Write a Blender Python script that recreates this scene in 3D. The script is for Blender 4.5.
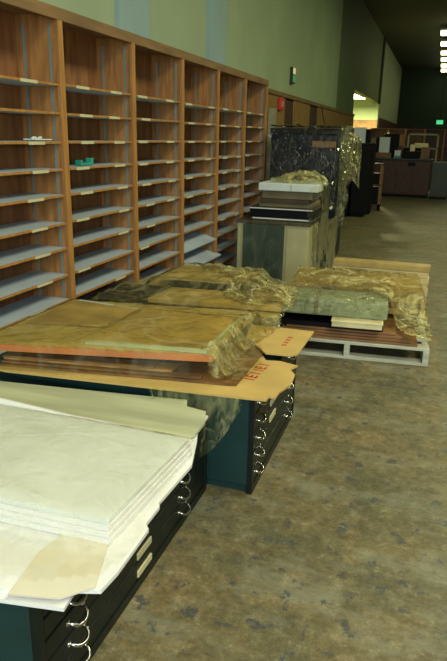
import bpy, bmesh, math, random
import numpy as np
from mathutils import Matrix, Vector, noise
for o in list(bpy.data.objects): bpy.data.objects.remove(o)
S = bpy.context.scene; C = S.collection
random.seed(7)

# ---------------- camera ----------------
cam = bpy.data.cameras.new('camera'); co = bpy.data.objects.new('camera', cam); C.objects.link(co); S.camera = co
cam.sensor_fit = 'VERTICAL'; cam.sensor_height = 36; cam.lens = 36*626.3/661; cam.clip_start = .02; cam.clip_end = 200
Rm = Matrix(((0.94785488, 0.11285008, -0.29805366), (0.31803779, -0.27457021, 0.90744871), (0.02056901, -0.95492202, -0.29614331)))
Rb = Rm @ Matrix(((1, 0, 0), (0, -1, 0), (0, 0, -1)))
co.matrix_world = Matrix.Translation((0, 0, 1.5)) @ Rb.to_4x4()

# ---------------- light and exposure ----------------
W = bpy.data.worlds.new('world'); S.world = W; W.use_nodes = True
W.node_tree.nodes['Background'].inputs[0].default_value = (.5, .62, .5, 1)
W.node_tree.nodes['Background'].inputs[1].default_value = .03
S.view_settings.view_transform = 'Standard'; S.view_settings.look = 'None'
S.view_settings.exposure = 0.0; S.view_settings.gamma = 1; S.view_settings.use_curve_mapping = False
def area(name, loc, rot, sx, sy, power, col):
    l = bpy.data.lights.new(name, 'AREA'); l.shape = 'RECTANGLE'; l.size = sx; l.size_y = sy; l.energy = power; l.color = col
    o = bpy.data.objects.new(name, l); o.location = loc; o.rotation_euler = rot; C.objects.link(o); return o
# daylight through the windows in the wall behind the photographer
area('window_daylight', (1.2, -4.3, 2.4), (math.radians(80), 0, 0), 4.0, 2.2, 260, (.80, .95, 1.0))
# ceiling strips over the near end of the hall (the same fittings as the visible row)
NEAR_LAMPS = [(1.6, -1.2), (1.6, 1.2), (1.6, 3.6), (1.6, 6.0)]
for (x, y) in NEAR_LAMPS:
    area('ceiling_lamp_light', (x, y, 4.52), (0, 0, 0), 1.5, .5, 95, (1.0, .975, .68))
for (x, y) in [(1.6, 9.5), (1.6, 13.5)]:
    area('ceiling_lamp_light', (x, y, 4.52), (0, 0, 0), 1.5, .5, 70, (.95, 1.0, .5))
area('ceiling_lamp_light', (2.5, 19.5, 4.5), (0, 0, 0), 1.5, .5, 12, (.8, 1.0, .4))

fl = bpy.data.lights.new('camera_flash', 'POINT'); fl.energy = 60; fl.shadow_soft_size = .04; fl.color = (1, .98, .95)   # the photographer's flash
fo_ = bpy.data.objects.new('camera_flash', fl); fo_.location = (-.05, -.12, 1.66); C.objects.link(fo_)
# ---------------- materials ----------------
def mat(name): m = bpy.data.materials.new(name); m.use_nodes = True; return m, m.node_tree.nodes, m.node_tree.links, m.node_tree.nodes['Principled BSDF']
def M(name, col, rough=.6, metal=0, var=.15, scale=6, stretch=(1, 1, 1), bump=0, col2=None, spec=.5, coat=0):
    m, n, l, b = mat(name)
    tc = n.new('ShaderNodeTexCoord'); mp = n.new('ShaderNodeMapping'); mp.inputs['Scale'].default_value = stretch
    nz = n.new('ShaderNodeTexNoise'); nz.inputs['Scale'].default_value = scale; nz.inputs['Detail'].default_value = 5
    cr = n.new('ShaderNodeValToRGB')
    c2 = col2 or tuple(min(1, c*(1+var)) for c in col); c1 = tuple(c*(1-var) for c in col)
    cr.color_ramp.elements[0].position = .35; cr.color_ramp.elements[1].position = .68
    cr.color_ramp.elements[0].color = (*(c1 if not col2 else col), 1); cr.color_ramp.elements[1].color = (*c2, 1)
    l.new(tc.outputs['Object'], mp.inputs[0]); l.new(mp.outputs[0], nz.inputs[0]); l.new(nz.outputs[0], cr.inputs[0]); l.new(cr.outputs[0], b.inputs['Base Color'])
    b.inputs['Roughness'].default_value = rough; b.inputs['Metallic'].default_value = metal; b.inputs['Specular IOR Level'].default_value = spec
    b.inputs['Coat Weight'].default_value = coat
    if bump:
        bp = n.new('ShaderNodeBump'); bp.inputs['Strength'].default_value = bump; bp.inputs['Distance'].default_value = .02
        l.new(nz.outputs[0], bp.inputs['Height']); l.new(bp.outputs[0], b.inputs['Normal'])
    return m
def E(name, col, s):
    m, n, l, b = mat(name); b.inputs['Base Color'].default_value = (*col, 1)
    b.inputs['Emission Color'].default_value = (*col, 1); b.inputs['Emission Strength'].default_value = s; return m
def film(name, tint, haze, hazecol, gloss=.25, bump=.6, scale=9, rough=.14, streak=(1, 1, 1), base=.03):
    m, n, l, b = mat(name); n.remove(b); out = n['Material Output']
    tc = n.new('ShaderNodeTexCoord'); mp = n.new('ShaderNodeMapping'); mp.inputs['Scale'].default_value = streak; l.new(tc.outputs['Object'], mp.inputs[0])
    def crease(sc, w):
        x = n.new('ShaderNodeTexNoise'); x.inputs['Scale'].default_value = sc; x.inputs['Detail'].default_value = 2; x.inputs['Distortion'].default_value = 1.0
        l.new(mp.outputs[0], x.inputs[0])
        s1 = n.new('ShaderNodeMath'); s1.operation = 'SUBTRACT'; l.new(x.outputs[0], s1.inputs[0]); s1.inputs[1].default_value = .5
        a1 = n.new('ShaderNodeMath'); a1.operation = 'ABSOLUTE'; l.new(s1.outputs[0], a1.inputs[0])
        mr = n.new('ShaderNodeMapRange'); mr.inputs['From Min'].default_value = 0; mr.inputs['From Max'].default_value = w; mr.inputs['To Min'].default_value = 1; mr.inputs['To Max'].default_value = 0
        l.new(a1.outputs[0], mr.inputs[0]); return mr.outputs[0], a1.outputs[0]
    c1, h1 = crease(scale*.6, .05); c2, h2 = crease(scale*2.1, .05)
    mx = n.new('ShaderNodeMath'); mx.operation = 'MAXIMUM'; l.new(c1, mx.inputs[0])
    hf = n.new('ShaderNodeMath'); hf.operation = 'MULTIPLY'; l.new(c2, hf.inputs[0]); hf.inputs[1].default_value = .6; l.new(hf.outputs[0], mx.inputs[1])
    ad = n.new('ShaderNodeMath'); ad.operation = 'ADD'; l.new(h1, ad.inputs[0]); l.new(h2, ad.inputs[1])
    bp = n.new('ShaderNodeBump'); bp.inputs['Strength'].default_value = bump; bp.inputs['Distance'].default_value = .10; l.new(ad.outputs[0], bp.inputs['Height'])
    tr = n.new('ShaderNodeBsdfTransparent'); tr.inputs[0].default_value = (*tint, 1)
    df = n.new('ShaderNodeBsdfDiffuse'); df.inputs[0].default_value = (*hazecol, 1); l.new(bp.outputs[0], df.inputs['Normal'])
    gl = n.new('ShaderNodeBsdfGlossy'); gl.inputs[0].default_value = (1, 1, .95, 1); gl.inputs['Roughness'].default_value = rough; l.new(bp.outputs[0], gl.inputs['Normal'])
    ma = n.new('ShaderNodeMath'); ma.operation = 'MULTIPLY_ADD'; l.new(mx.outputs[0], ma.inputs[0]); ma.inputs[1].default_value = haze; ma.inputs[2].default_value = base  # film's own haze plus crumple highlights painted along the crease lines
    m1 = n.new('ShaderNodeMixShader'); l.new(ma.outputs[0], m1.inputs[0]); l.new(tr.outputs[0], m1.inputs[1]); l.new(df.outputs[0], m1.inputs[2])
    lw = n.new('ShaderNodeLayerWeight'); lw.inputs[0].default_value = gloss; l.new(bp.outputs[0], lw.inputs['Normal'])
    m2 = n.new('ShaderNodeMixShader'); l.new(lw.outputs['Fresnel'], m2.inputs[0]); l.new(m1.outputs[0], m2.inputs[1]); l.new(gl.outputs[0], m2.inputs[2])
    l.new(m2.outputs[0], out.inputs[0]); return m

wood_shelf = M('wood_shelf', (.33, .150, .042), .5, scale=4, stretch=(9, 9, 1), var=.3)
wood_post = M('wood_post', (.40, .19, .045), .45, scale=4, stretch=(9, 9, 1), var=.2)
wood_back = M('wood_back', (.26, .11, .038), .6, scale=3, stretch=(1, 6, 1), var=.3)
wood_fascia = M('wood_fascia', (.20, .11, .04), .5, scale=5, stretch=(5, .6, 5), var=.25)
laminate = M('shelf_laminate', (.42, .49, .54), .45, var=.08)
strip_metal = M('strip_metal', (.22, .28, .26), .45, metal=.3, var=.08)
label_cream = M('label_cream', (.56, .52, .30), .6, var=.1)
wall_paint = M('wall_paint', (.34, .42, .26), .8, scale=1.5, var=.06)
wall_dark_m = M('wall_dark_green', (.11, .17, .075), .8, scale=1.5, var=.06)  # darker green for the left wall's middle stretch and the right wall
wall_far_m = M('wall_far_paint', (.015, .03, .017), .9, var=.1)
pilaster_m = M('pilaster_paint', (.28, .40, .39), .8, scale=2, var=.05)
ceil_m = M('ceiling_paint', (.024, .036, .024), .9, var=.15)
panel_wood = M('panel_wood', (.27, .15, .035), .55, scale=3, stretch=(6, 6, 1), var=.25)
dark_gap = M('dark_opening', (.05, .018, .012), .6)
teal = M('teal_steel', (.009, .036, .035), .4, var=.15, scale=5, spec=.4)
black_teal = M('black_teal_drawer', (.006, .010, .008), .4, var=.2, spec=.3)
chrome = M('chrome', (.7, .7, .66), .18, metal=1, var=.05)
white_paper = M('white_paper', (.74, .74, .71), .35, var=.04, scale=3, bump=.35)
white_paper2 = M('white_paper_cool', (.66, .69, .64), .35, var=.05, scale=3, bump=.45)
beige_paper = M('beige_paper', (.62, .575, .44), .5, var=.06, bump=.2)
cardboard = M('cardboard', (.50, .34, .10), .7, var=.12, scale=4)
brown_card = M('brown_card', (.16, .075, .018), .6, var=.4, scale=7, stretch=(1, 5, 1))
red_ink = M('red_ink', (.42, .07, .025), .7)
orange_edge = M('orange_wood_edge', (.50, .17, .055), .4, var=.15)
board_top = M('board_top', (.40, .29, .085), .4, var=.15, scale=4, stretch=(3, 1, 1))
grey_tape = M('grey_tape', (.42, .46, .34), .5)
plate_brown = M('framed_board', (.36, .24, .06), .35, var=.35, scale=4)
pale_wood = M('pale_wood', (.58, .46, .20), .6, var=.15, stretch=(1, 8, 8))
red_wood = M('red_brown_wood', (.20, .095, .042), .5, var=.25)
pallet_wood = M('pallet_wood', (.46, .47, .37), .7, var=.15, stretch=(1, 5, 5))
cream_box = M('cream_box', (.70, .62, .34), .6)
grey_green = M('grey_green_panel', (.27, .31, .17), .5, var=.12)
cream_steel = M('cream_steel', (.45, .42, .24), .5, var=.08)
green_steel = M('green_grey_steel', (.035, .055, .042), .4, var=.12)
navy = M('navy_black_steel', (.004, .006, .012), .4, spec=.2)
black = M('black', (.004, .004, .005), .6, spec=.15)
dark_wood = M('dark_frame_wood', (.055, .04, .018), .4, var=.3)
olive_card = M('olive_card', (.15, .12, .055), .6, var=.2)
white_board = M('white_board', (.62, .68, .64), .5, var=.05)
red_plastic = M('red_plastic', (.6, .03, .02), .4)
green_plastic = M('green_plastic', (.02, .3, .22), .4)
dim_wood = M('counter_wood', (.055, .020, .010), .6, var=.3, stretch=(4, 4, 1))
tan_wood = M('tan_wood', (.19, .095, .026), .6, var=.25)
grey_metal = M('grey_metal', (.026, .032, .020), .5)
rubber = M('rubber_cord', (.02, .015, .01), .5)
lamp_white = M('lamp_housing', (.6, .6, .5), .5)
lamp_glow = E('lamp_glow', (1, .95, .55), 6)
alcove_glow = E('alcove_lamp_glow', (1, .97, .66), 14)
exit_glow = E('exit_glow', (.05, .55, .25), .8)
sign_green = E('sign_green', (.05, .30, .12), .35)
sign_cream = E('sign_cream', (.7, .65, .35), .5)
film_clear = film('film_clear', (.96, .96, .88), .16, (.74, .72, .45), .16, .7, 8)
film_flat = film('film_flat', (.93, .92, .74), .16, (.70, .64, .32), .10, .30, 3.2, base=.05)
film_yellow = film('film_yellow', (.92, .90, .66), .42, (.80, .71, .32), .16, 1.0, 5, .10, base=.09)
film_dark = film('film_sparkle', (.985, .985, .96), .06, (.6, .65, .55), .20, .35, 6, .06, base=.0)
film_smooth = film('film_smooth', (.97, .97, .90), .07, (.62, .64, .48), .07, .35, 3.0, .07, streak=(1, 1, .5), base=.01)
film_wrap = film('film_wrap', (.95, .93, .76), .34, (.80, .72, .36), .12, .8, 6, .10, base=.04)
film_streak = film('film_streak', (.96, .96, .86), .20, (.74, .72, .34), .07, .6, 3, streak=(2, 2, 1), base=.03)
film_white = film('film_white', (.97, .97, .94), .22, (.80, .79, .70), .08, .3, 2.5, base=.03)

# floor: worn mottled vinyl
m, n, l, b = mat('worn_floor'); floor_m = m
tc = n.new('ShaderNodeTexCoord')
def nz(sc, det=6, dist=0, rough=.6, stretch=None):
    x = n.new('ShaderNodeTexNoise'); x.inputs['Scale'].default_value = sc; x.inputs['Detail'].default_value = det; x.inputs['Distortion'].default_value = dist; x.inputs['Roughness'].default_value = rough
    if stretch:
        mp = n.new('ShaderNodeMapping'); mp.inputs['Scale'].default_value = stretch; l.new(tc.outputs['Object'], mp.inputs[0]); l.new(mp.outputs[0], x.inputs[0])
    else: l.new(tc.outputs['Object'], x.inputs[0])
    return x
def ramp(src, stops):
    r = n.new('ShaderNodeValToRGB'); e = r.color_ramp.elements
    while len(e) < len(stops): e.new(.5)
    for k, (p, c) in enumerate(stops): e[k].position = p; e[k].color = (*c, 1)
    l.new(src.outputs[0], r.inputs[0]); return r
def mix(a, bb, f, mode='MIX'):
    x = n.new('ShaderNodeMix'); x.data_type = 'RGBA'; x.blend_type = mode
    for s, k in ((a, 6), (bb, 7)):
        if isinstance(s, tuple): x.inputs[k].default_value = (*s, 1)
        else: l.new(s, x.inputs[k])
    if isinstance(f, float): x.inputs[0].default_value = f
    else: l.new(f, x.inputs[0])
    return x.outputs[2]
base = ramp(nz(13, 12, 0, .9), [(.35, (.030, .032, .026)), (.45, (.105, .088, .045)), (.54, (.155, .134, .072)), (.66, (.34, .32, .22))])
bigv = ramp(nz(2.2, 5, 0, .7), [(.35, (.68, .76, .74)), (.65, (1.22, 1.10, .92))])
c = mix(base.outputs[0], bigv.outputs[0], 1.0, 'MULTIPLY')
gp_ = ramp(nz(1.7, 6, 0, .75, (1, 2.2, 1)), [(.50, (0, 0, 0)), (.68, (.55, .55, .55))])
c = mix(c, (.24, .25, .18), gp_.outputs[0])
dk = ramp(nz(11, 8, .1, .7), [(.57, (0, 0, 0)), (.625, (.85, .85, .85))])
c = mix(c, (.045, .052, .058), dk.outputs[0])
rd = ramp(nz(3.1, 2, .3, .4), [(.70, (0, 0, 0)), (.76, (.7, .7, .7))])
c = mix(c, (.14, .05, .022), rd.outputs[0])
sc_ = ramp(nz(7, 6, .2, .75, (1.6, 5, 1)), [(.63, (0, 0, 0)), (.74, (.75, .75, .75))])
c = mix(c, (.40, .37, .24), sc_.outputs[0])
l.new(c, b.inputs['Base Color']); b.inputs['Roughness'].default_value = .5; b.inputs['Specular IOR Level'].default_value = .3

# ---------------- mesh helpers ----------------
class B:
    def __init__(s): s.bm = bmesh.new()
    def box(s, x0, x1, y0, y1, z0, z1, bev=0):
        r = bmesh.ops.create_cube(s.bm, size=1)
        for v in r['verts']:
            v.co = Vector((x0+(v.co.x+.5)*(x1-x0), y0+(v.co.y+.5)*(y1-y0), z0+(v.co.z+.5)*(z1-z0)))
        if bev:
            es = list({e for v in r['verts'] for e in v.link_edges})
            bmesh.ops.bevel(s.bm, geom=es, offset=bev, segments=2, affect='EDGES', profile=.5)
        return s
    def prism(s, pts, z0, z1):
        lo = [s.bm.verts.new((p[0], p[1], z0)) for p in pts]; hi = [s.bm.verts.new((p[0], p[1], z1)) for p in pts]
        s.bm.faces.new(lo[::-1]); s.bm.faces.new(hi); k = len(pts)
        for i in range(k): s.bm.faces.new((lo[i], lo[(i+1) % k], hi[(i+1) % k], hi[i]))
        return s
    def tube(s, pts, r, seg=8):
        rings = []; pts = [Vector(p) for p in pts]
        for i, p in enumerate(pts):
            d = (pts[min(i+1, len(pts)-1)]-pts[max(i-1, 0)]).normalized()
            u = d.cross(Vector((.31, .2, .93))).normalized(); w = d.cross(u)
            rings.append([s.bm.verts.new(p+(u*math.cos(t)+w*math.sin(t))*r) for t in [2*math.pi*k/seg for k in range(seg)]])
        for a, c_ in zip(rings, rings[1:]):
            for k in range(seg): s.bm.faces.new((a[k], a[(k+1) % seg], c_[(k+1) % seg], c_[k]))
        s.bm.faces.new(rings[0][::-1]); s.bm.faces.new(rings[-1]); return s
    def done(s, name, m, parent=None, smooth=False):
        bmesh.ops.recalc_face_normals(s.bm, faces=s.bm.faces)
        me = bpy.data.meshes.new(name); s.bm.to_mesh(me); s.bm.free(); me.materials.append(m)
        if smooth:
            for p in me.polygons: p.use_smooth = True
        o = bpy.data.objects.new(name, me); C.objects.link(o)
        if parent: o.parent = parent
        return o
def tag(o, label=None, cat=None, group=None, kind=None):
    if label: o['label'] = label
    if cat: o['category'] = cat
    if group: o['group'] = group
    if kind: o['kind'] = kind
    return o
def thing(name, label, cat, loc=(0, 0, 0), rz=0, group=None):
    o = bpy.data.objects.new(name, None); C.objects.link(o); o.location = loc; o.rotation_euler = (0, 0, rz); o.empty_display_size = .1
    return tag(o, label, cat, group)
def one(name, b_, m, label, cat, group=None, loc=None, rz=0):
    o = b_.done(name, m); tag(o, label, cat, group)
    if loc: o.location = loc
    o.rotation_euler.z = rz
    return o
def struct(name, b_, m): return tag(b_.done(name, m), kind='structure')
def copy_tree(o, parent=None):
    c_ = o.copy(); C.objects.link(c_)
    if parent: c_.parent = parent
    for ch in [k for k in S.objects if k.parent == o]: copy_tree(ch, c_)
    return c_

# ---------------- the hall ----------------
WX = -2.42
struct('floor', B().box(WX-4, 9, -4.6, 36.2, -.1, 0), floor_m)
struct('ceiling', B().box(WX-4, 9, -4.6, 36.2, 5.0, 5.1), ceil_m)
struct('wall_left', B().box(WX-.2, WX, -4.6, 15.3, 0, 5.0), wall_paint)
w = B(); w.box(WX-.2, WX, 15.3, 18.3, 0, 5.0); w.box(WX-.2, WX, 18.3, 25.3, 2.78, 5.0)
struct('wall_left_middle', w, wall_dark_m)
struct('wall_left_end', B().box(WX-4, WX, 25.3, 25.5, 0, 5.0).box(WX-.2, WX, 25.5, 36, 0, 5.0), wall_paint)
struct('wall_alcove_side', B().box(WX-4, WX-.2, 18.1, 18.3, 0, 5).box(WX-4.1, WX-4, 18.1, 25.5, 0, 5), wall_paint)
struct('ceiling_alcove', B().box(WX-4, WX-.2, 18.3, 25.3, 3.3, 3.4), wall_paint)
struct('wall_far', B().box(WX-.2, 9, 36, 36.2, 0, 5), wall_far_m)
struct('wall_right', B().box(9, 9.1, -4.6, 36.2, 0, 5), wall_dark_m)
w = B(); w.box(WX-4, -1, -4.7, -4.6, 0, 5); w.box(3.4, 9, -4.7, -4.6, 0, 5); w.box(-1, 3.4, -4.7, -4.6, 0, 1.2); w.box(-1, 3.4, -4.7, -4.6, 3.6, 5)
struct('wall_back', w, wall_paint)
w = B()
for y0, y1 in ((4.62, 5.15), (6.60, 7.12)): w.box(WX, WX+.035, y0, y1, 0, 5)
struct('trim_1', w, pilaster_m)
struct('trim_2', B().box(WX, WX+.06, 24.95, 25.3, 2.75, 5), wall_far_m)
# wood panelling on the wall past the shelves
w = B()
for y0, y1 in ((7.98, 10.1), (10.75, 12.1), (12.9, 18.3)): w.box(WX, WX+.03, y0, y1, 0, 2.09)
struct('trim_3', w, panel_wood)
struct('trim_4', B().box(WX, WX+.05, 7.98, 18.3, 2.09, 2.15), wood_fascia)
struct('trim_5', B().box(WX, WX+.012, 10.1, 10.75, 0, 2.09).box(WX, WX+.012, 12.1, 12.9, 0, 2.09), dark_gap)  # dark strips painted for the shaded depth of the panelling's openings
struct('trim_6', B().box(WX-4, WX-.01, 25.27, 25.3, 0, 2.2), tan_wood)
struct('trim_7', B().box(WX, WX+.03, 25.5, 36, 0, 2.3), dim_wood)

# ---------------- built-in shelving ----------------
sh = thing('shelving', 'long wall of built-in brown wooden shelving, bays of grey shelves', 'shelving', (-2.1, 3.346, 0))
X0, XB, P0, PW = -2.1, -2.38, 3.346, .914
posts = [P0+PW*i for i in range(-1, 6)]
def lc(b_): # to local coordinates of the shelving
    for v in b_.bm.verts: v.co -= Vector((X0, P0, 0))
    return b_
b_ = B(); b_.box(XB-.03, X0, posts[0]-.02, posts[-1]+.02, 2.135, 2.16); b_.box(X0-.02, X0+.004, posts[0]-.02, posts[-1]+.024, 2.098, 2.162, .002)
lc(b_).done('top_rail', wood_fascia, sh)
zs = [1.763, 1.606, 1.449, 1.293, 1.138, .978, .823, .66, .50, .34, .19]
for i, y in enumerate(posts):
    up = lc(B().box(XB, X0-.02, y-.012, y+.012, 0, 2.135).box(X0-.02, X0, y-.024, y+.024, 0, 2.10, .002)).done('upright', wood_shelf, sh)
    lc(B().box(X0-.0005, X0+.003, y-.024, y+.024, 0, 2.098)).done('facing', wood_post, up)
    for s_ in (-1, 1):
        for xd in (-2.16, -2.33):
            if (i == 0 and s_ < 0) or (i == 6 and s_ > 0): continue
            q = B(); q.box(xd-.008, xd+.008, *sorted((y+s_*.012, y+s_*.016)), .06, 2.08)
            lc(q).done('shelf_track', strip_metal, up)
random.seed(3)
for i in range(6):
    ya, yb = posts[i]+.013, posts[i+1]-.013
    lc(B().box(XB-.02, XB, ya-.006, yb+.006, 0, 2.135)).done('back_panel', wood_back, sh)
    lc(B().box(XB, X0-.006, ya, yb, .03, .055)).done('bottom_panel', laminate, sh)
    for k, z in enumerate(zs):
        tilt = 0; dz = random.uniform(-.004, .004)
        s_ = B().box(-.252, 0, ya+.004-P0, yb-.004-P0, -.0065, .0065).done('shelf', laminate, sh)
        s_.location = (-.018, 0, z+dz)
        if i == 3 and k in (8, 9): s_.rotation_euler = (0, math.radians(17 if k == 8 else 13), 0); s_.location = (.0+(.05 if k == 9 else 0.0), .02, z-.01)
        elif i == 2 and k > 3: s_.rotation_euler = (math.radians(random.uniform(-.6, .6)), 0, 0)
        B().box(-.0005, .008, ya+.004-P0, yb-.004-P0, -.0066, .006).done('front_edge', wood_post if not (i == 3 and k > 7) else laminate, s_)
        if k < 8 or (i < 2 and k == 8):
            L = .15
            for y in ((yb-.30, ) if (i == 0) else (ya+.20, yb-.22)):
                y += random.uniform(-.06, .06)-P0
                if random.random() < (.12 if k < 6 else .4): continue
                B().box(.008, .011, y-L/2, y+L/2, -.010, .006).done('label_holder', label_cream, s_)
b_ = B(); 
for i_ in range(9): # curl of peeling label
    t = i_/9; b_.box(-.02-.05*t, -.02-.05*t+.006, t*.16, t*.16+.02, .004+.004*math.sin(t*9), .008+.005*math.sin(t*9)+.006)
b_.box(-.07, .01, .0, .16, 0, .006)
one('paper_scrap', b_, white_board, 'crumpled white paper scrap on the edge of a shelf in the nearest bay', 'paper', loc=(-2.13, 3.08, 1.459))
# little green clip
b_ = B().box(0, .05, 0, .15, 0, .018, .004).box(0, .05, 0, .02, .016, .035, .004).box(0, .05, .13, .15, .016, .045, .004)
one('green_clip', b_, green_plastic, 'small teal green plastic clip standing on a shelf of the second bay', 'clip', loc=(-2.2, 3.60, 1.302))

# ---------------- plan cabinets ----------------
def plan_cabinet(label, loc, rz, W_, D_, H_, nd, base, handles, labels, lf=.35):
    t = thing('plan_cabinet', label, 'cabinet', loc, rz)     # origin: near front corner, front faces +X, runs along +Y
    B().box(-D_, -.022, 0, W_, base, H_, .004).done('body', teal, t)
    B().box(-D_+.03, -.03, .02, W_-.02, 0, base).done('plinth', teal, t)
    B().box(-.026, 0, 0, .022, base*0, H_, .002).box(-.026, 0, W_-.022, W_, 0, H_, .002).box(-.026, 0, .02, W_-.02, 0, base).box(-.026, 0, .02, W_-.02, H_-.014, H_).done('front_frame', black_teal, t)
    dh = (H_-base-.014)/nd
    for k in range(nd):
        z0 = base+k*dh; d = B().box(-.022, -.004, .026, W_-.026, z0+.004, z0+dh-.003, .003).done('drawer', black_teal, t)
        for hy in handles:
            zc = z0+dh*.6
            q = B(); q.tube([(-.004+.030*max(0, math.sin(a))**.7, hy-.036*math.cos(a), zc-.016*max(0, math.sin(a))) for a in [math.pi*j/10 for j in range(11)]], .0048)
            for s_ in (-1, 1): q.box(-.005, .0, hy+s_*.040-.008, hy+s_*.040+.008, zc-.007, zc+.007, .002)
            q.done('handle', chrome, d, True)
        if labels and k in labels[1]:
            B().box(-.005, .001, labels[0]-.055, labels[0]+.055, z0+dh*lf, z0+dh*(lf+.36), .001).done('label_holder', label_cream, d)
    return t
plan_cabinet('teal steel plan cabinet under the big white paper pile, nearest the camera', (-.822, 1.07, 0), 0, 1.24, 1.13, .40, 5, .035, (.17, .96), (.61, (0, 1)), .15)
plan_cabinet('teal steel plan cabinet under the torn cardboard, with curved chrome drawer pulls', (-.622, 2.335, 0), math.radians(.6), .89, 1.3, .468, 5, .04, (.09, .70), (.36, (2, 3)), .05)
plan_cabinet('low teal steel plan cabinet beneath the crumpled yellow plastic, next to the shelves', (-.93, 3.35, 0), math.radians(.6), .83, 1.05, .468, 5, .04, (.13, .75), None)

# ---------------- white paper pile on the nearest cabinet ----------------
def sheet(name, pts, z0, z1, m, label, cat, group=None): return one(name, B().prism(pts, z0, z1), m, label, cat, group)
g = 'white sheets piled on the nearest cabinet'
sheet('paper_sheet', [(-1.95, .93), (-.90, 1.03), (-.735, 1.057), (-.744, 1.14), (-.78, 2.2), (-1.95, 2.15)], .402, .412, white_paper, 'white paper sheet lowest in the pile, its corner jutting past the cabinet', 'paper', g)
sheet('paper_sheet', [(-1.95, 1.0), (-.90, 1.05), (-.735, 1.11), (-.675, 1.13), (-.668, 1.206), (-.672, 1.40), (-.69, 1.42), (-.69, 1.517), (-.70, 1.53), (-.69, 1.786), (-.737, 1.958), (-.80, 2.15), (-1.95, 2.05)], .413, .425, white_paper, 'wide white sheet with notched edge overhanging the drawer fronts', 'paper', g)
sheet('beige_folder', [(-.876, 1.035), (-.90, 1.20), (-.881, 1.30), (-.755, 1.33), (-.69, 1.13), (-.75, 1.065)], .426, .431, beige_paper, 'beige paper folder lying on the white sheets at the near corner', 'folder')
up_ = [(-1.95, 1.30), (-1.073, 1.302), (-.75, 1.312), (-.738, 1.554), (-.722, 1.837), (-.865, 1.835), (-1.508, 1.844), (-1.95, 1.85)]
for k in range(4):
    z0 = .427+k*.0165; d = .005*(3-k)
    p = [(x+(d if x > -.9 else 0)*.8, y-(d if y < 1.5 else 0)*1.4) for x, y in up_]
    nm = ['lowest of the four thick white portfolios, just above the notched sheet', 'second of the four thick white portfolios, counted from below', 'third of the four thick white portfolios, counted from below', 'topmost thick white portfolio of the pile, creased and largest white surface'][k]
    sheet('white_portfolio', p, z0, z0+.0155, white_paper if k < 3 else white_paper2, nm, 'portfolio', 'thick white portfolios')
# rolled white edge behind
b_ = B(); b_.tube([(-1.93, 1.885, .493), (-1.53, 1.870, .485), (-1.2, 1.865, .467), (-.88, 1.875, .455)], .021, 10)
one('paper_roll', b_, white_paper, 'long rolled white paper lying along the back of the portfolios', 'paper roll')
sheet('tracing_sheet', [(-1.95, 2.12), (-1.746, 2.15), (-1.246, 2.21), (-.896, 2.258), (-.872, 2.197), (-.783, 2.179), (-.751, 2.082), (-.75, 1.972), (-.80, 1.90), (-1.508, 1.87), (-1.95, 1.88)], .43, .44, M('olive_sheet', (.50, .52, .33), .35, var=.25, scale=3, stretch=(.4, 3, 1)), 'pale olive translucent sheet behind the white roll, beside the second cabinet', 'sheet')

# ---------------- stack on the second cabinet ----------------
T = .470
card = thing('cardboard_sheet', 'torn tan cardboard sheet with red lettering overhanging the chrome-handled drawers', 'cardboard', (0, 0, 0))
B().prism([(-1.80, 2.19), (-1.739, 2.185), (-.616, 2.285), (-.563, 2.292), (-.562, 2.332), (-.534, 2.335), (-.532, 2.398), (-.505, 2.50), (-.515, 2.616), (-.551, 2.673), (-.528, 2.735), (-.62, 2.765), (-.686, 2.75), (-.85, 3.05), (-1.80, 2.98)], T, T+.009).done('panel', cardboard, card)
def ink(b2, x, y, s, ang, ch):
    seg = {'F': [(0, 0, 0, 1), (0, 1, .6, 1), (0, .55, .5, .55)], 'R': [(0, 0, 0, 1), (0, 1, .5, 1), (.5, 1, .5, .55), (0, .55, .5, .55), (.2, .55, .6, 0)], 'A': [(0, 0, .3, 1), (.3, 1, .6, 0), (.12, .4, .48, .4)], 'G': [(0, 0, 0, 1), (0, 1, .55, 1), (0, 0, .55, 0), (.55, 0, .55, .45), (.3, .45, .55, .45)], 'I': [(.3, 0, .3, 1)], 'L': [(0, 0, 0, 1), (0, 0, .5, 0)], 'E': [(0, 0, 0, 1), (0, 1, .5, 1), (0, .5, .45, .5), (0, 0, .5, 0)]}[ch]
    ca, sa = math.cos(ang), math.sin(ang)
    for (a, b3, c3, d3) in seg:
        P1 = Vector((x+(a*ca-b3*sa)*s, y+(a*sa+b3*ca)*s)); P2 = Vector((x+(c3*ca-d3*sa)*s, y+(c3*sa+d3*ca)*s))
        d = (P2-P1).normalized()*.004; nn = Vector((-d.y, d.x))*1.3
        b2.prism([tuple(P1-d-nn), tuple(P2+d-nn), tuple(P2+d+nn), tuple(P1-d+nn)], T+.009, T+.010)
b_ = B()
for i_, ch in enumerate('IEIIEI'):
    ink(b_, -.672+.003*i_, 2.47+.040*i_, .045, math.radians(86), ch)
b_.done('printed_lettering', red_ink, card)
cb2 = thing('cardboard_sheet', 'tan cardboard flap behind the torn one, reaching toward the pallet', 'cardboard', (0, 0, 0))
B().prism([(-.545, 3.23), (-.549, 2.835), (-.573, 2.80), (-.70, 2.79), (-.86, 3.00), (-.90, 3.23)], T+.024, T+.032).done('panel', cardboard, cb2)
b_ = B()
for i_, ch in enumerate('EIFI'):
    y = 2.93+.045*i_; B().box(-.655, -.63, y, y+.018, T+.032, T+.033).done('printed_mark', red_ink, cb2)
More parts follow.
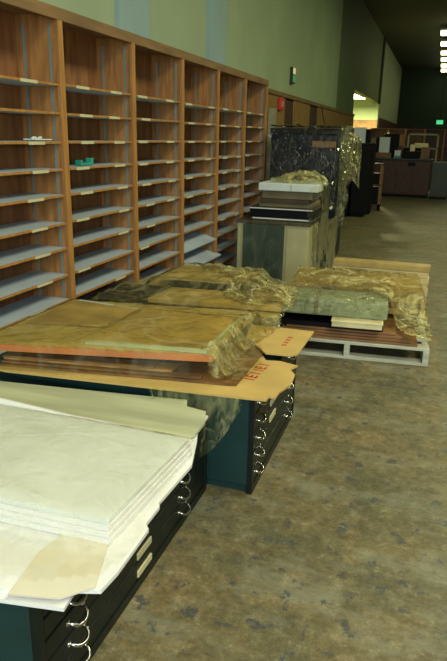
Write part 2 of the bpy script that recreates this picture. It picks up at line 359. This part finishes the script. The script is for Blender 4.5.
# brown folders
base_f = [(-1.80, 2.225), (-1.115, 2.335), (-1.08, 2.345), (-1.08, 2.95), (-1.80, 2.95)]
labs = ['lowest brown card folder in the stack under the orange-edged board', 'second brown card folder in the stack under the orange-edged board', 'third brown card folder in the stack under the orange-edged board', 'topmost brown card folder in the stack under the orange-edged board']
for k in range(4):
    ox = [.36, .20, .06, -.02][k]; oy = [.0, .012, .03, .022][k]
    p = [(x+(ox if x > -1.2 else 0), y+oy+(ox*.11 if x > -1.2 else 0)) for x, y in base_f]
    z0 = T+.0095+k*.0115
    sheet('brown_folder', p, z0, z0+.0095, [brown_card, brown_card, orange_edge if 0 else M('tan_folder', (.36, .19, .05), .6, var=.3, scale=8), brown_card][k], labs[k], 'folder', 'brown folders on the second cabinet')
# black slab painting the shade of a gap + board with orange edge
sheet('black_layer', [(-1.80, 2.31), (-1.0, 2.44), (-1.0, 3.0), (-1.80, 2.98)], T+.056, T+.091, black, 'thin black slab put in for the shaded gap under the orange-edged drawing board', 'board')
db = thing('drawing_board', 'large drawing board with orange wooden edge on top of brown folders', 'board')
bo = [(-1.90, 2.19), (-1.769, 2.215), (-.839, 2.425), (-.86, 2.60), (-.86, 3.18), (-1.90, 3.02)]
B().prism(bo, T+.092, T+.122).done('panel', board_top, db)
B().prism([(-1.90, 2.172), (-1.769, 2.20), (-.838, 2.412), (-.839, 2.424), (-1.769, 2.214), (-1.90, 2.189)], T+.093, T+.122).done('edge_band', orange_edge, db)
fr = thing('framed_board', 'flat brown framed board with pale grey edging on the drawing board', 'board')
fo = [(-1.425, 2.345), (-.872, 2.425), (-.885, 3.00), (-1.395, 2.99)]
cx_, cy_ = -1.1, 2.7
fi = [(cx_+(x-cx_)*.93, cy_+(y-cy_)*.93) for x, y in fo]
B().prism(fi, T+.123, T+.134).done('panel', plate_brown, fr)
for kk, m_ in (((0, 1), grey_tape), ((2, 3), plate_brown)):
    q = B()
    for k in kk: q.prism([fo[k], fo[(k+1) % 4], fi[(k+1) % 4], fi[k]], T+.123, T+.138)
    q.done('rim', m_, fr)
# second flat board at the back left on the drawing board
sheet('taped_board', [(-1.86, 2.52), (-1.45, 2.60), (-1.43, 2.93), (-1.84, 2.98)], T+.123, T+.133, plate_brown, 'thin brown board lying by the shelves, left of the framed board', 'board')
sheet('paper_strip', [(-1.85, 2.985), (-1.44, 2.94), (-1.435, 2.97), (-1.85, 3.015)], T+.123, T+.1295, grey_tape, 'narrow pale strip along the far edge of the thin brown board', 'strip')

# ---------------- stack on the third cabinet ----------------
sheet('brown_board', [(-1.93, 3.38), (-.80, 3.42), (-.90, 4.20), (-1.90, 4.25)], .472, .500, board_top, 'broad brown board lowest on the cabinet behind the drawing board', 'board')
sheet('black_sheet', [(-2.06, 3.30), (-1.45, 3.36), (-1.45, 3.85), (-2.04, 3.85)], .501, .508, black, 'black sheet lying next to the bottom shelves, under plastic', 'sheet')
sheet('brown_board', [(-1.62, 3.42), (-.80, 3.52), (-.92, 4.02), (-1.58, 4.05)], .509, .535, plate_brown, 'middle brown board of the pile at the foot of the shelves', 'board')
sheet('black_layer', [(-1.62, 3.75), (-1.05, 3.80), (-1.05, 4.15), (-1.6, 4.15)], .536, .556, black, 'black board between two brown ones in the pile behind the drawing board', 'board')
sheet('brown_board', [(-1.75, 3.86), (-1.12, 3.90), (-1.15, 4.28), (-1.72, 4.30)], .557, .575, board_top, 'topmost brown board of the pile behind the drawing board', 'board')

# ---------------- draped plastic ----------------
def inpoly(x, y, poly):
    c_ = False; j = len(poly)-1
    for i in range(len(poly)):
        xi, yi = poly[i]; xj, yj = poly[j]
        if (yi > y) != (yj > y) and x < (xj-xi)*(y-yi)/(yj-yi)+xi: c_ = not c_
        j = i
    return c_
def drape(name, m, label, solids, outline, amp=.015, freq=6, res=.018, low=0, dil=2, blur=2, seed=0, off=.006, spike=0, gname='plastic wrapping'):
    xs = [p[0] for p in outline]; ys = [p[1] for p in outline]
    nx = int((max(xs)-min(xs))/res)+2; ny = int((max(ys)-min(ys))/res)+2; H = np.full((nx, ny), float(low))
    for i in range(nx):
        for j in range(ny):
            x = min(xs)+i*res; y = min(ys)+j*res
            for pl, z in solids:
                if z > H[i, j] and inpoly(x, y, pl): H[i, j] = z
    def sh_(A, f):
        P = np.pad(A, 1, mode='edge'); return f([P[a:a+nx, b:b+ny] for a in range(3) for b in range(3)])
    for _ in range(dil): H = sh_(H, lambda L: np.max(L, axis=0))
    for _ in range(blur): H = np.maximum(sh_(H, lambda L: np.mean(L, axis=0)), 0)
    bm = bmesh.new(); V = {}
    for i in range(nx):
        for j in range(ny):
            x = min(xs)+i*res; y = min(ys)+j*res
            if not inpoly(x+random.uniform(-1, 1)*res*.4, y, outline): continue
            p = Vector((x*freq+seed, y*freq, seed*.7))
            r = abs(noise.noise(p))*1.2+abs(noise.noise(p*2.3))*.6+abs(noise.noise(p*5))*.3
            z = H[i, j]+off+amp*r
            V[i, j] = bm.verts.new((x+amp*.8*noise.noise(p*1.7+Vector((9, 0, 0))), y+amp*.8*noise.noise(p*1.7+Vector((0, 9, 0))), z))
    for i in range(nx):
        for j in range(ny):
            k = [(i, j), (i+1, j), (i+1, j+1), (i, j+1)]
            if all(q_ in V for q_ in k): bm.faces.new([V[q_] for q_ in k])
    for v in [v for v in bm.verts if not v.link_faces]: bm.verts.remove(v)
    me = bpy.data.meshes.new(name); bm.to_mesh(me); bm.free(); me.materials.append(m)
    for p in me.polygons: p.use_smooth = True
    o = bpy.data.objects.new(name, me); C.objects.link(o); return tag(o, label, 'plastic sheet', gname)
up2 = [(x, y) for x, y in up_]
# on the white pile: only around its right rim, and folds over the near corner
drape('plastic_sheet', film_white, 'thin clear plastic over the white paper pile on the nearest cabinet', [(up2, .493), ([(-1.95, 1.0), (-.70, 1.10), (-.70, 1.95), (-.80, 2.15), (-1.95, 2.05)], .428)],
      [(-1.95, 1.02), (-.90, 1.07), (-.76, 1.12), (-.70, 1.15), (-.66, 1.22), (-.69, 1.78), (-.74, 1.98), (-.9, 1.97), (-1.95, 1.95)], amp=.006, freq=4, low=.427, seed=3, off=.004)
film_solids2 = [(bo, T+.124), (fo, T+.140), ([(-1.80, 2.19), (-.62, 2.285), (-.62, 3.2), (-1.8, 3.1)], T+.030), ([(-.6, 2.2), (-.5, 2.2), (-.5, 3.3), (-.6, 3.3)], T+.01)]
drape('plastic_sheet', film_flat, 'clear yellowed plastic spread over the drawing board and framed board', film_solids2,
      [(-1.95, 2.20), (-1.77, 2.19), (-.83, 2.40), (-.70, 2.38), (-.66, 2.62), (-.74, 2.90), (-.80, 3.30), (-1.95, 3.10)], amp=.005, freq=5, low=T+.03, seed=11, off=.003)
drape('plastic_sheet', film_wrap, 'crumpled yellow plastic bunched at the right end of the drawing board', film_solids2,
      [(-.90, 2.42), (-.82, 2.34), (-.76, 2.38), (-.74, 2.50), (-.79, 2.66), (-.76, 2.95), (-.72, 3.2), (-.76, 3.42), (-.9, 3.4), (-.92, 3.0), (-.875, 2.7)], amp=.013, freq=7, low=T+.03, seed=5, off=.004, res=.012)
S3 = [([(-1.93, 3.38), (-.80, 3.42), (-.90, 4.20), (-1.90, 4.25)], .502), ([(-1.62, 3.42), (-.80, 3.52), (-.92, 4.02), (-1.58, 4.05)], .537), ([(-1.75, 3.75), (-1.05, 3.80), (-1.12, 4.28), (-1.72, 4.30)], .578)]
drape('plastic_sheet', film_flat, 'clear yellowed plastic over the board pile behind the drawing board', S3,
      [(-2.0, 3.34), (-.78, 3.34), (-.74, 3.6), (-.88, 4.25), (-1.2, 4.35), (-1.9, 4.32), (-2.02, 3.8)], amp=.02, freq=5, low=.50, seed=21)
drape('plastic_sheet', film_yellow, 'heap of crumpled yellow plastic in front of the cream machine', S3,
      [(-1.22, 3.62), (-1.08, 3.48), (-.85, 3.52), (-.73, 3.62), (-.80, 4.05), (-.92, 4.28), (-1.25, 4.40), (-1.65, 4.36), (-1.5, 4.15), (-1.22, 3.95)], amp=.045, freq=3.0, low=.50, seed=33, res=.015)

# plastic hanging from the second cabinet's near end (vertical sheet with folds)
def curtain(name, m, label, top, drop, amp=.02, nu=30, nv=22, seed=0, flare=.0, normal=(0, -1), gname='plastic wrapping', flat=False, hf=1.0):
    bm = bmesh.new(); G = []
    top = [Vector(p) for p in top]
    for i in range(nu+1):
        u = i/nu*(len(top)-1); k = min(int(u), len(top)-2); p = top[k].lerp(top[k+1], u-k)
        d = drop(i/nu); row = []
        for j in range(nv+1):
            t = j/nv
            w_ = amp*(.35+t)*(abs(noise.noise(Vector((i*.33*hf+seed, t*1.6/hf, seed))))*1.4+.5*abs(noise.noise(Vector((i*.9*hf+seed, t*4/hf, seed)))))+flare*t
            row.append(bm.verts.new((p.x+normal[0]*w_+.01*noise.noise(Vector((i*.4, t*3, seed+4))), p.y+normal[1]*w_, p.z-d*t)))
        G.append(row)
    for i in range(nu):
        for j in range(nv): bm.faces.new((G[i][j], G[i+1][j], G[i+1][j+1], G[i][j+1]))
    me = bpy.data.meshes.new(name); bm.to_mesh(me); bm.free(); me.materials.append(m)
    for p in me.polygons: p.use_smooth = not flat
    o = bpy.data.objects.new(name, me); C.objects.link(o); return tag(o, label, 'plastic sheet', gname)
curtain('plastic_sheet', film_streak, 'creased clear plastic hanging down the teal end of the second cabinet', [(-1.05, 2.235, T+.014), (-.85, 2.25, T+.014), (-.66, 2.268, T+.014)], lambda u: .05+.24*math.sin(math.pi*u), .03, seed=2, nu=40)
curtain('plastic_sheet', film_smooth, 'thin plastic skirt in front of the orange edge of the drawing board', [(-1.88, 2.165, T+.128), (-1.769, 2.19, T+.128), (-.83, 2.402, T+.128)], lambda u: .11, .008, seed=6, nu=50, nv=8)

# ---------------- pallet and its load ----------------
PA = math.radians(5)
pal = thing('pallet', 'pale wooden pallet on the floor, carrying wrapped boards', 'pallet', (-1.02, 4.235, 0), PA)
for k in range(6): B().box(0, 1.10, .01+k*.215, .12+k*.215, .105, .125, .002).done('deck_board', pallet_wood, pal)
for k in range(3): B().box(0, 1.10, .0+k*.54, .10+k*.54, 0, .02, .002).done('bottom_board', pallet_wood, pal)
for x in (0, .52, 1.06): B().box(x, x+.04, 0, 1.18, .02, .105, .002).done('stringer', pallet_wood, pal)
def pl(x0, x1, y0, y1): return [(x0, y0), (x1, y0), (x1, y1), (x0, y1)]
names_ = ['lowest red-brown board lying directly on the pallet slats', 'second red-brown board up from the pallet slats', 'third red-brown board up from the pallet slats', 'top red-brown board of the pallet, under the dark gap slab']
def board(k, x0, x1, y0, y1, z0, z1, m, name, label, cat='board', group=None):
    return one(name, B().box(x0, x1, y0, y1, z0, z1, .002), m, label, cat, group, loc=(-1.02, 4.235, 0), rz=PA)
for k in range(4): board(k, .03+.02*k, 1.02-.05*k, .03+.02*k, 1.12, .126+k*.0165, .141+k*.0165, red_wood if k % 2 == 0 else tan_wood, 'wooden_board', names_[k], group='red-brown boards on the pallet')
board(0, .02, .78, .10, 1.0, .193, .223, black, 'dark_gap_slab', 'flat black slab put in for the dark gap in the pallet load', 'tray')  # black slab added where the load has only a dark gap
board(0, .40, .76, .07, .09, .20, .27, cream_box, 'cream_panel', 'small cream board standing at the front of the pallet load', 'board') if 0 else None
cb = thing('cream_box', 'low cream cardboard box at the front edge of the pallet load', 'box', (-1.02, 4.235, 0), PA)
B().box(.42, .77, .02, .40, .225, .262, .004).done('tray', cream_box, cb); B().box(.415, .775, .015, .405, .262, .270, .002).done('lid', cream_box, cb)
gp = thing('flat_case', 'long grey-green flat case under plastic along the front of the pallet', 'case', (-1.02, 4.235, 0), PA)
B().box(.0, .80, .12, .46, .272, .39, .01).done('shell', grey_green, gp); B().box(.28, .31, .115, .465, .28, .393, .002).done('strap', olive_card, gp)
for k in range(4): board(k, .05, 1.05, .50+.01*k, 1.16, .224+k*.045, .267+k*.045, [board_top, tan_wood, board_top, plate_brown][k], 'wide_panel', ['lowest wide brown panel at the back of the pallet load', 'second wide brown panel at the back of the pallet load', 'third wide brown panel at the back of the pallet load', 'topmost wide brown panel at the back of the pallet load'][k], 'panel', 'wide panels on the pallet')
def tl(pts): # pallet-local to world
    ca, sa = math.cos(PA), math.sin(PA); return [(-1.02+x*ca-y*sa, 4.235+x*sa+y*ca) for x, y in pts]
PS = [(tl(pl(.03, 1.02, .03, 1.12)), .20), (tl(pl(0, .80, .12, .46)), .405), (tl(pl(.42, .78, .015, .41)), .30), (tl(pl(.05, 1.05, .50, 1.16)), .41)]
drape('plastic_sheet', film_yellow, 'yellowish crumpled plastic draped over the pallet load, hanging at its right side', PS,
      tl([(.60, .42), (.82, .25), (.95, .02), (1.12, .0), (1.13, .3), (1.10, 1.2), (.02, 1.2), (.05, .52)]), amp=.020, freq=4, low=.17, seed=41, dil=2, blur=3, res=.018)
drape('plastic_sheet', film_clear, 'clear plastic over the grey-green flat case on the pallet', PS,
      tl([(-.03, .02), (.80, .04), (.85, .50), (-.03, .50)]), amp=.018, freq=6, low=.29, seed=47, dil=1, blur=2)
# bundle behind
for k in range(9):
    one('pale_board', B().box(-.82+.006*(k % 3), .02-.008*(k % 2), 5.56+.004*(k % 2), 5.70, .0+k*.0525, .050+k*.0525, .002), pale_wood if k != 8 else board_top,
        ['lowest', 'second lowest', 'third lowest', 'fourth lowest', 'middle', 'fourth highest', 'third highest', 'second highest', 'topmost'][k]+' pale board of the long stack behind the pallet', 'board', 'pale boards behind the pallet')

# ---------------- cream machine group ----------------
mc = thing('machine_cabinet', 'cream steel cabinet with dark green front panel, wrapped in plastic beside the shelves', 'machine', (-1.9, 6.17, 0), 0)
B().box(0, .745, .0, .50, .0, .665, .008).done('body', cream_steel, mc)
b_ = B(); b_.prism([(.09, 0), (.46, 0), (.50, -.025), (.07, -.025)], .06, .66); b_.done('front_panel', green_steel, mc)
B().box(-.015, .755, -.03, .52, .665, .690, .006).done('top', dark_wood, mc)
B().box(.52, .725, -.012, 0, .04, .63, .004).done('side_door', cream_steel, mc)
k2 = thing('steel_cabinet', 'dark navy cabinet directly behind the cream machine', 'cabinet', (-1.85, 6.75, 0))
B().box(0, .79, 0, .42, .03, .64, .006).done('body', navy, k2); B().box(.02, .68, .02, .40, 0, .03).done('plinth', black, k2); B().box(.79, .80, .03, .39, .05, .60, .003).done('door', navy, k2)
# trays/frames stacked on it
def fr_box(x0, x1, y0, y1, z0, z1, m, name, label, cat, group=None):
    return one(name, B().box(x0, x1, y0, y1, z0, z1, .004), m, label, cat, group)
fr_box(-1.80, -1.15, 6.22, 6.85, .691, .70, dark_wood, 'picture_frame', 'lowest dark frame on the cream machine', 'frame', 'frames on the machine')
f1 = thing('glazed_frame', 'black frame with shiny white edge second from the bottom on the machine', 'frame', (-1.78, 6.24, .701))
B().box(0, .65, 0, .6, 0, .02, .003).done('rim', dark_wood, f1); B().box(.02, .60, -.006, .0, .004, .016).done('edge_strip', white_board, f1)
fr_box(-1.80, -1.14, 6.26, 6.85, .722, .80, black, 'black_case', 'black flat case between two framed pieces on the machine', 'case')
f2 = thing('glazed_frame', 'black frame with pale lower rim resting on the black flat case', 'frame', (-1.80, 6.25, .801))
B().box(0, .66, 0, .6, 0, .02, .003).done('rim', dark_wood, f2); B().box(.0, .65, -.006, 0, .004, .014).done('edge_strip', white_board, f2)
fr_box(-1.72, -1.18, 6.32, 6.85, .822, .862, olive_card, 'card_box', 'shallow olive cardboard box just above the black frames', 'box')
fr_box(-1.70, -1.20, 6.30, 6.85, .863, .905, dark_wood, 'wooden_tray', 'dark wooden tray with lighter rim under the white lid', 'tray')
fr_box(-1.69, -1.17, 6.31, 6.85, .906, .985, olive_card, 'card_box', 'taller olive cardboard box directly under the pale lid', 'box')
lid = thing('white_box', 'shallow pale white box lid topping the stack on the cream machine', 'lid', (-1.72, 6.27, .986))
B().box(0, .61, 0, .58, 0, .075, .006).done('shell', white_board, lid); B().box(.33, .345, -.003, .0, .005, .07).done('corner_tape', grey_tape, lid)
lidp = pl(-1.72, -1.12, 6.27, 6.85)
o = drape('plastic_sheet', film_yellow, 'small heap of yellow crumpled plastic on the pale white lid', [(lidp, 1.062), (pl(-1.5, -1.2, 6.5, 6.8), 1.12)], [(-1.66, 6.36), (-1.45, 6.30), (-1.18, 6.30), (-1.08, 6.45), (-1.10, 6.85), (-1.60, 6.85)], amp=.05, freq=9, low=.95, seed=51, res=.015, blur=4)
curtain('plastic_sheet', film_smooth, 'clear plastic wrapped around the front of the cream machine', [(-1.93, 6.12, .70), (-1.5, 6.11, .705), (-1.13, 6.12, .70)], lambda u: .60, .035, seed=8, nu=44, nv=26)
curtain('plastic_sheet', film_smooth, 'crumpled clear plastic hanging from the lid down the machine stack', [(-1.19, 6.225, 1.03), (-1.12, 6.215, 1.06), (-1.07, 6.3, 1.06), (-1.07, 6.75, 1.03)], lambda u: .40+.30*u, .05, seed=9, nu=36, nv=24)
curtain('plastic_sheet', film_smooth, 'clear plastic falling along the dark cabinet behind the cream machine', [(-1.13, 6.17, .69), (-1.05, 6.7, .67), (-1.04, 7.2, .67)], lambda u: .6, .02, seed=10, nu=36, nv=20, normal=(1, 0))

# tall dark machine
tm = thing('tall_machine', 'tall dark machine with a wooden band, wrapped in shiny plastic', 'machine', (-1.95, 7.6, 0))
B().box(0, .80, .0, .70, .05, 1.545, .01).done('body', navy, tm)
B().box(.02, .78, .02, .68, 0, .05).done('plinth', black, tm)
B().box(-.01, .81, -.02, .71, 1.545, 1.61, .01).done('top', black, tm)
B().box(.50, .78, -.012, 0, 1.40, 1.47, .003).done('wooden_band', tan_wood, tm)
B().box(.06, .74, -.014, 0, .75, 1.37, .004).done('front_panel', navy, tm)
B().box(.80, .815, .06, .64, .10, 1.40, .004).done('side_panel', navy, tm)
drape('plastic_sheet', film_dark, 'shiny clear plastic laid over the top of the tall dark machine', [(pl(-1.97, -1.13, 7.57, 8.32), 1.615)], pl(-1.98, -1.12, 7.56, 8.32), amp=.03, freq=7, low=1.615, seed=61)
curtain('plastic_sheet', film_dark, 'sparkling creased clear plastic down the front of the tall dark machine', [(-1.98, 7.55, 1.64), (-1.55, 7.54, 1.64), (-1.12, 7.55, 1.64)], lambda u: .95, .12, seed=12, nu=56, nv=56, flat=True, hf=.42)
curtain('plastic_sheet', film_clear, 'loose plastic cascading down the right side of the tall dark machine', [(-1.12, 7.55, 1.64), (-1.09, 7.8, 1.65), (-1.08, 8.2, 1.63)], lambda u: 1.25-.75*u, .06, seed=13, nu=44, nv=36, normal=(1, -.2))
curtain('plastic_sheet', film_yellow, 'yellowish plastic end trailing off the tall machine toward the black cabinets', [(-1.16, 7.9, 1.60), (-1.0, 8.1, 1.56), (-.95, 8.3, 1.45)], lambda u: .55, .05, seed=14, nu=24, nv=24)
one('leaning_board', B().box(0, .03, 0, .14, 0, 1.86, .003), M('column_grey', (.20, .20, .12), .7), 'narrow grey-beige board standing upright beyond the end of the shelving', 'board', loc=(-2.2, 8.3, 0), rz=math.radians(-35))
b_ = B(); b_.tube([(-2.36, 13.15, 2.1), (-2.3, 12.9, 1.98), (-2.1, 12.0, 1.8), (-1.75, 10.3, 1.62), (-1.4, 8.3, 1.60)], .010)
one('black_cable', b_, rubber, 'thin dark cable hanging from the wood panelling to the tall machine', 'cable')
# wall fittings
t = thing('fire_alarm', 'small red fire alarm on the wood panelling past the shelves', 'alarm', (WX+.03, 9.72, 1.98))
B().box(0, .05, -.09, .09, -.09, .09, .01).done('housing', red_plastic, t); B().box(.05, .056, -.04, .04, -.04, .04, .002).done('call_plate', M('alarm_plate', (.7, .3, .25), .5), t)
t = thing('exit_sign', 'small green and cream sign mounted high on the pale green wall', 'sign', (WX, 10.55, 2.33))
B().box(0, .05, -.09, .09, 0, .24, .004).done('housing', grey_metal, t); B().box(.05, .054, -.08, .08, .02, .12).done('green_face', sign_green, t); B().box(.05, .054, -.08, .08, .14, .23).done('cream_face', sign_cream, t)

# ---------------- black cabinets and background ----------------
def cab(name, x0, x1, y0, y1, h, m, label, cat='cabinet', grp=None, doors=2):
    t = thing(name, label, cat, (x0, y0, 0), 0, grp); w_ = x1-x0
    B().box(0, w_, 0, y1-y0, .05, h, .008).done('body', m, t); B().box(.02, w_-.02, .02, y1-y0, 0, .05).done('plinth', black, t)
    for k in range(doors):
        d = B().box(.02+k*(w_-.03)/doors, .01+(k+1)*(w_-.03)/doors, -.018, 0, .08, h-.03, .004).done('door', m, t)
        B().box(.03+k*(w_-.03)/doors, .045+k*(w_-.03)/doors, -.035, -.018, h*.5, h*.5+.12, .003).done('handle', grey_metal, d)
    return t
cab('black_locker', -1.95, -1.66, 12.75, 13.3, 1.42, black, 'lower black cabinet right behind the plastic of the tall machine', doors=1)
cab('black_locker', -1.64, -1.34, 12.95, 13.5, 1.34, black, 'black cabinet with white paper sack above it, left of the wooden cart', doors=1)
def sack(loc, w_, h, label):
    t = thing('paper_sack', label, 'sack', loc)
    B().prism([(0, 0), (w_, 0), (w_*.95, .2), (w_*.05, .2)], 0, h).done('sleeve', white_board, t)
    B().box(-.09, 0, -.02, .22, -.0, h*.95, .01).done('holder', black, t); B().box(w_, w_+.09, -.02, .22, -.0, h*.9, .01).done('holder', black, t)
    return t
sack((-1.74, 13.56, 1.43), .24, .30, 'white paper pack in a black holder on top of the black cabinets')
one('storage_crate', B().box(-1.85, -1.3, 13.52, 13.9, 0, 1.428, .01), black, 'dark crate standing behind the black cabinets, under a white pack', 'crate')
# cart
ct = thing('wooden_cart', 'dark wooden cart with two shelves of black boxes near the counter', 'cart', (-1.62, 14.3, 0))
B().box(0, .45, 0, .4, .98, 1.01).done('top', dim_wood, ct)
for z0_, z in ((.0, .14), (.55, .57)): B().box(0, .45, 0, .4, z0_, z).done('shelf', dim_wood, ct)  # lowest shelf filled down to the floor to hide light spill underneath
for x in (0, .41):
    for y in (0, .36): B().box(x, x+.04, y, y+.04, .0, .98).done('leg', tan_wood, ct)
one('black_box', B().box(-1.56, -1.22, 14.33, 14.65, .141, .50, .01), black, 'black box on the lowest shelf of the wooden cart', 'box')
one('black_box', B().box(-1.56, -1.22, 14.33, 14.65, .571, .80, .01), black, 'black box on the middle shelf of the wooden cart', 'box')
# counter
cn = thing('service_counter', 'long dark wooden counter across the far part of the hall', 'counter', (-2.0, 18.2, 0))
B().box(0, 1.78, .02, .65, .08, .99).done('body', dim_wood, cn); B().box(-.03, 1.80, -.04, .68, .99, 1.025, .004).done('worktop', grey_metal, cn); B().box(.02, 1.76, .06, .6, 0, .08).done('plinth', black, cn)
for k in range(4): B().box(.02+k*.44, .44+k*.44, -.0, .02, .12, .78, .003).done('door', dim_wood, cn)
for k in range(2): B().box(.30+k*.88, .48+k*.88, -.006, .01, .84, .93, .002).done('drawer_front', black, cn)
cab('grey_cabinet', -.20, .28, 18.1, 18.6, .96, grey_metal, 'grey-green metal cabinet at the right end of the counter', doors=1)
sack((-1.64, 18.3, 1.167), .28, .40, 'white paper pack in a black holder on the left of the counter')
one('flat_carton', B().box(-1.74, -1.30, 18.25, 18.58, 1.026, 1.165, .006), tan_wood, 'flat brown carton under the white pack on the counter', 'carton')
for x0, z1, m_, lb in ((-.28, 1.22, black, 'small black box at the right end of the counter'), (-1.02, 1.36, dim_wood, 'upright dark brown box behind the desktop machine on the counter')):
    one('small_box', B().box(x0-.14, x0, 18.66, 18.84, 1.026, z1, .006), m_, lb, 'box')
one('black_bin', B().box(-1.55, -1.15, 18.62, 18.86, 1.026, 1.66, .02), black, 'tall black box behind the white pack on the counter', 'box')
one('grey_sack', B().prism([(-2.02, 18.35), (-1.72, 18.3), (-1.75, 18.6), (-1.98, 18.6)], 1.026, 1.55), M('dim_sack', (.22, .2, .11), .8), 'dull grey-yellow sack at the left end of the counter', 'sack')
items = [('paper_tray', -1.24, -1.04, .936, .99, green_plastic, 'flat teal tray on the counter beside the white pack', 'tray'), ('document_box', -1.22, -1.06, .995, 1.14, white_board, 'small off-white box stacked on the teal tray', 'box'),
         ('desk_machine', -1.0, -.55, .936, 1.12, black, 'low black desktop machine in the middle of the counter', 'machine'), ('cream_carton', -.82, -.70, 1.125, 1.30, cream_box, 'cream carton standing on the low black desktop machine', 'carton'),
         ('brown_carton', -.56+.03, -.30, .936, 1.24, tan_wood, 'brown carton at the right of the black desktop machine', 'carton')]
for nm, x0, x1, z0, z1, m_, lb, ca_ in items:
    one(nm, B().box(x0, x1, 18.35, 18.62, z0+.091, z1+.09, .006), m_, lb, ca_)
# tall wood shelving at the far side
fs = thing('far_bookcase', 'dark brown wooden bookcase behind the counter, with pale frame', 'bookcase', (-2.3, 22.0, 0))
B().box(0, 2.6, .35, .40, 0, 1.85).done('back', dim_wood, fs)
for x in (0, .55, 1.1, 1.7, 2.3): B().box(x, x+.05, 0, .35, 0, 1.85).done('upright', tan_wood, fs)
for z in (.9, 1.3, 1.83): B().box(0, 2.6, .02, .35, z, z+.03).done('shelf', dim_wood, fs)
b_ = B(); b_.box(0, .05, 0, .05, 0, 1.70).box(.85, .90, 0, .05, 0, 1.70).box(0, .9, 0, .05, 1.65, 1.70).box(0, .9, 0, .05, 1.25, 1.29)
one('metal_rack', b_, M('rack_metal', (.22, .22, .12), .5), 'pale metal rack frame standing behind the counter at the right', 'rack', loc=(-1.02, 20.5, 0))
one('pale_carton', B().box(-.80, -.40, 20.55, 20.7, 1.291, 1.42, .01), cream_box, 'flat pale carton on the rung of the metal rack', 'carton')
one('vertical_tube', B().tube([(-1.60, 20.6, 0.0), (-1.60, 20.6, 1.72)], .035, 12), M('tube_pale', (.85, .8, .5), .4), 'pale upright tube standing behind the counter', 'tube')
one('tall_carton', B().box(-1.5, -1.08, 20.45, 20.8, 0, 1.66, .01), tan_wood, 'tall brown carton behind the counter beside the pale tube', 'carton')
one('black_monitor', B().box(-1.30, -.55, 19.3, 19.6, 0, 1.30, .02), black, 'wide black equipment case behind the counter', 'case')
t = thing('exit_sign', 'lit green exit sign hanging in the far dark end of the hall', 'sign', (-.36, 28, 2.12))
B().box(0, .30, 0, .05, 0, .20, .01).done('housing', black, t); B().box(.14, .16, .02, .03, .2, 2.88).done('hanging_rod', black, t); B().box(.02, .28, -.01, 0, .02, .18).done('lit_face', exit_glow, t)

# ---------------- lamps ----------------
def lamp(x, y, z, w_, d, label, glow, g='ceiling strip lamps'):
    t = thing('ceiling_lamp', label, 'lamp', (x, y, z), 0, g)
    B().box(0, w_, 0, d, .15, .20, .006).done('housing', lamp_white, t)
    B().box(.02, w_-.02, .02, d-.02, .05, .15, .02).done('tube', glow, t)
    return t
for k, (y, nm) in enumerate([(22.7, 'nearest'), (25.2, 'second nearest'), (27.7, 'third nearest'), (29.9, 'fourth nearest'), (32.2, 'second farthest'), (34.4, 'farthest')]):
    lamp(-.47-.005*k, y, 4.68, 1.5, .45, nm+' lit strip lamp of the row under the far ceiling', lamp_glow)
for (x, y), nm in zip(NEAR_LAMPS, ['behind the photographer', 'above the nearest plan cabinet and aisle', 'above the aisle beside the pallet', 'above the aisle beside the cream machine']):
    t = thing('ceiling_lamp', 'white strip lamp hanging '+nm, 'lamp', (x-.75, y-.25, 4.54), 0, 'near ceiling lamps')
    B().box(0, 1.5, 0, .5, 0, .1, .006).done('housing', lamp_white, t)
al = lamp(-3.4, 21.6, 2.72, .85, .7, 'bright lamp glowing in the alcove opening of the left wall', alcove_glow, None)
area('alcove_lamp_light', (-2.95, 22.6, 2.66), (0, 0, 0), .8, .4, 1100, (1, .93, .45))
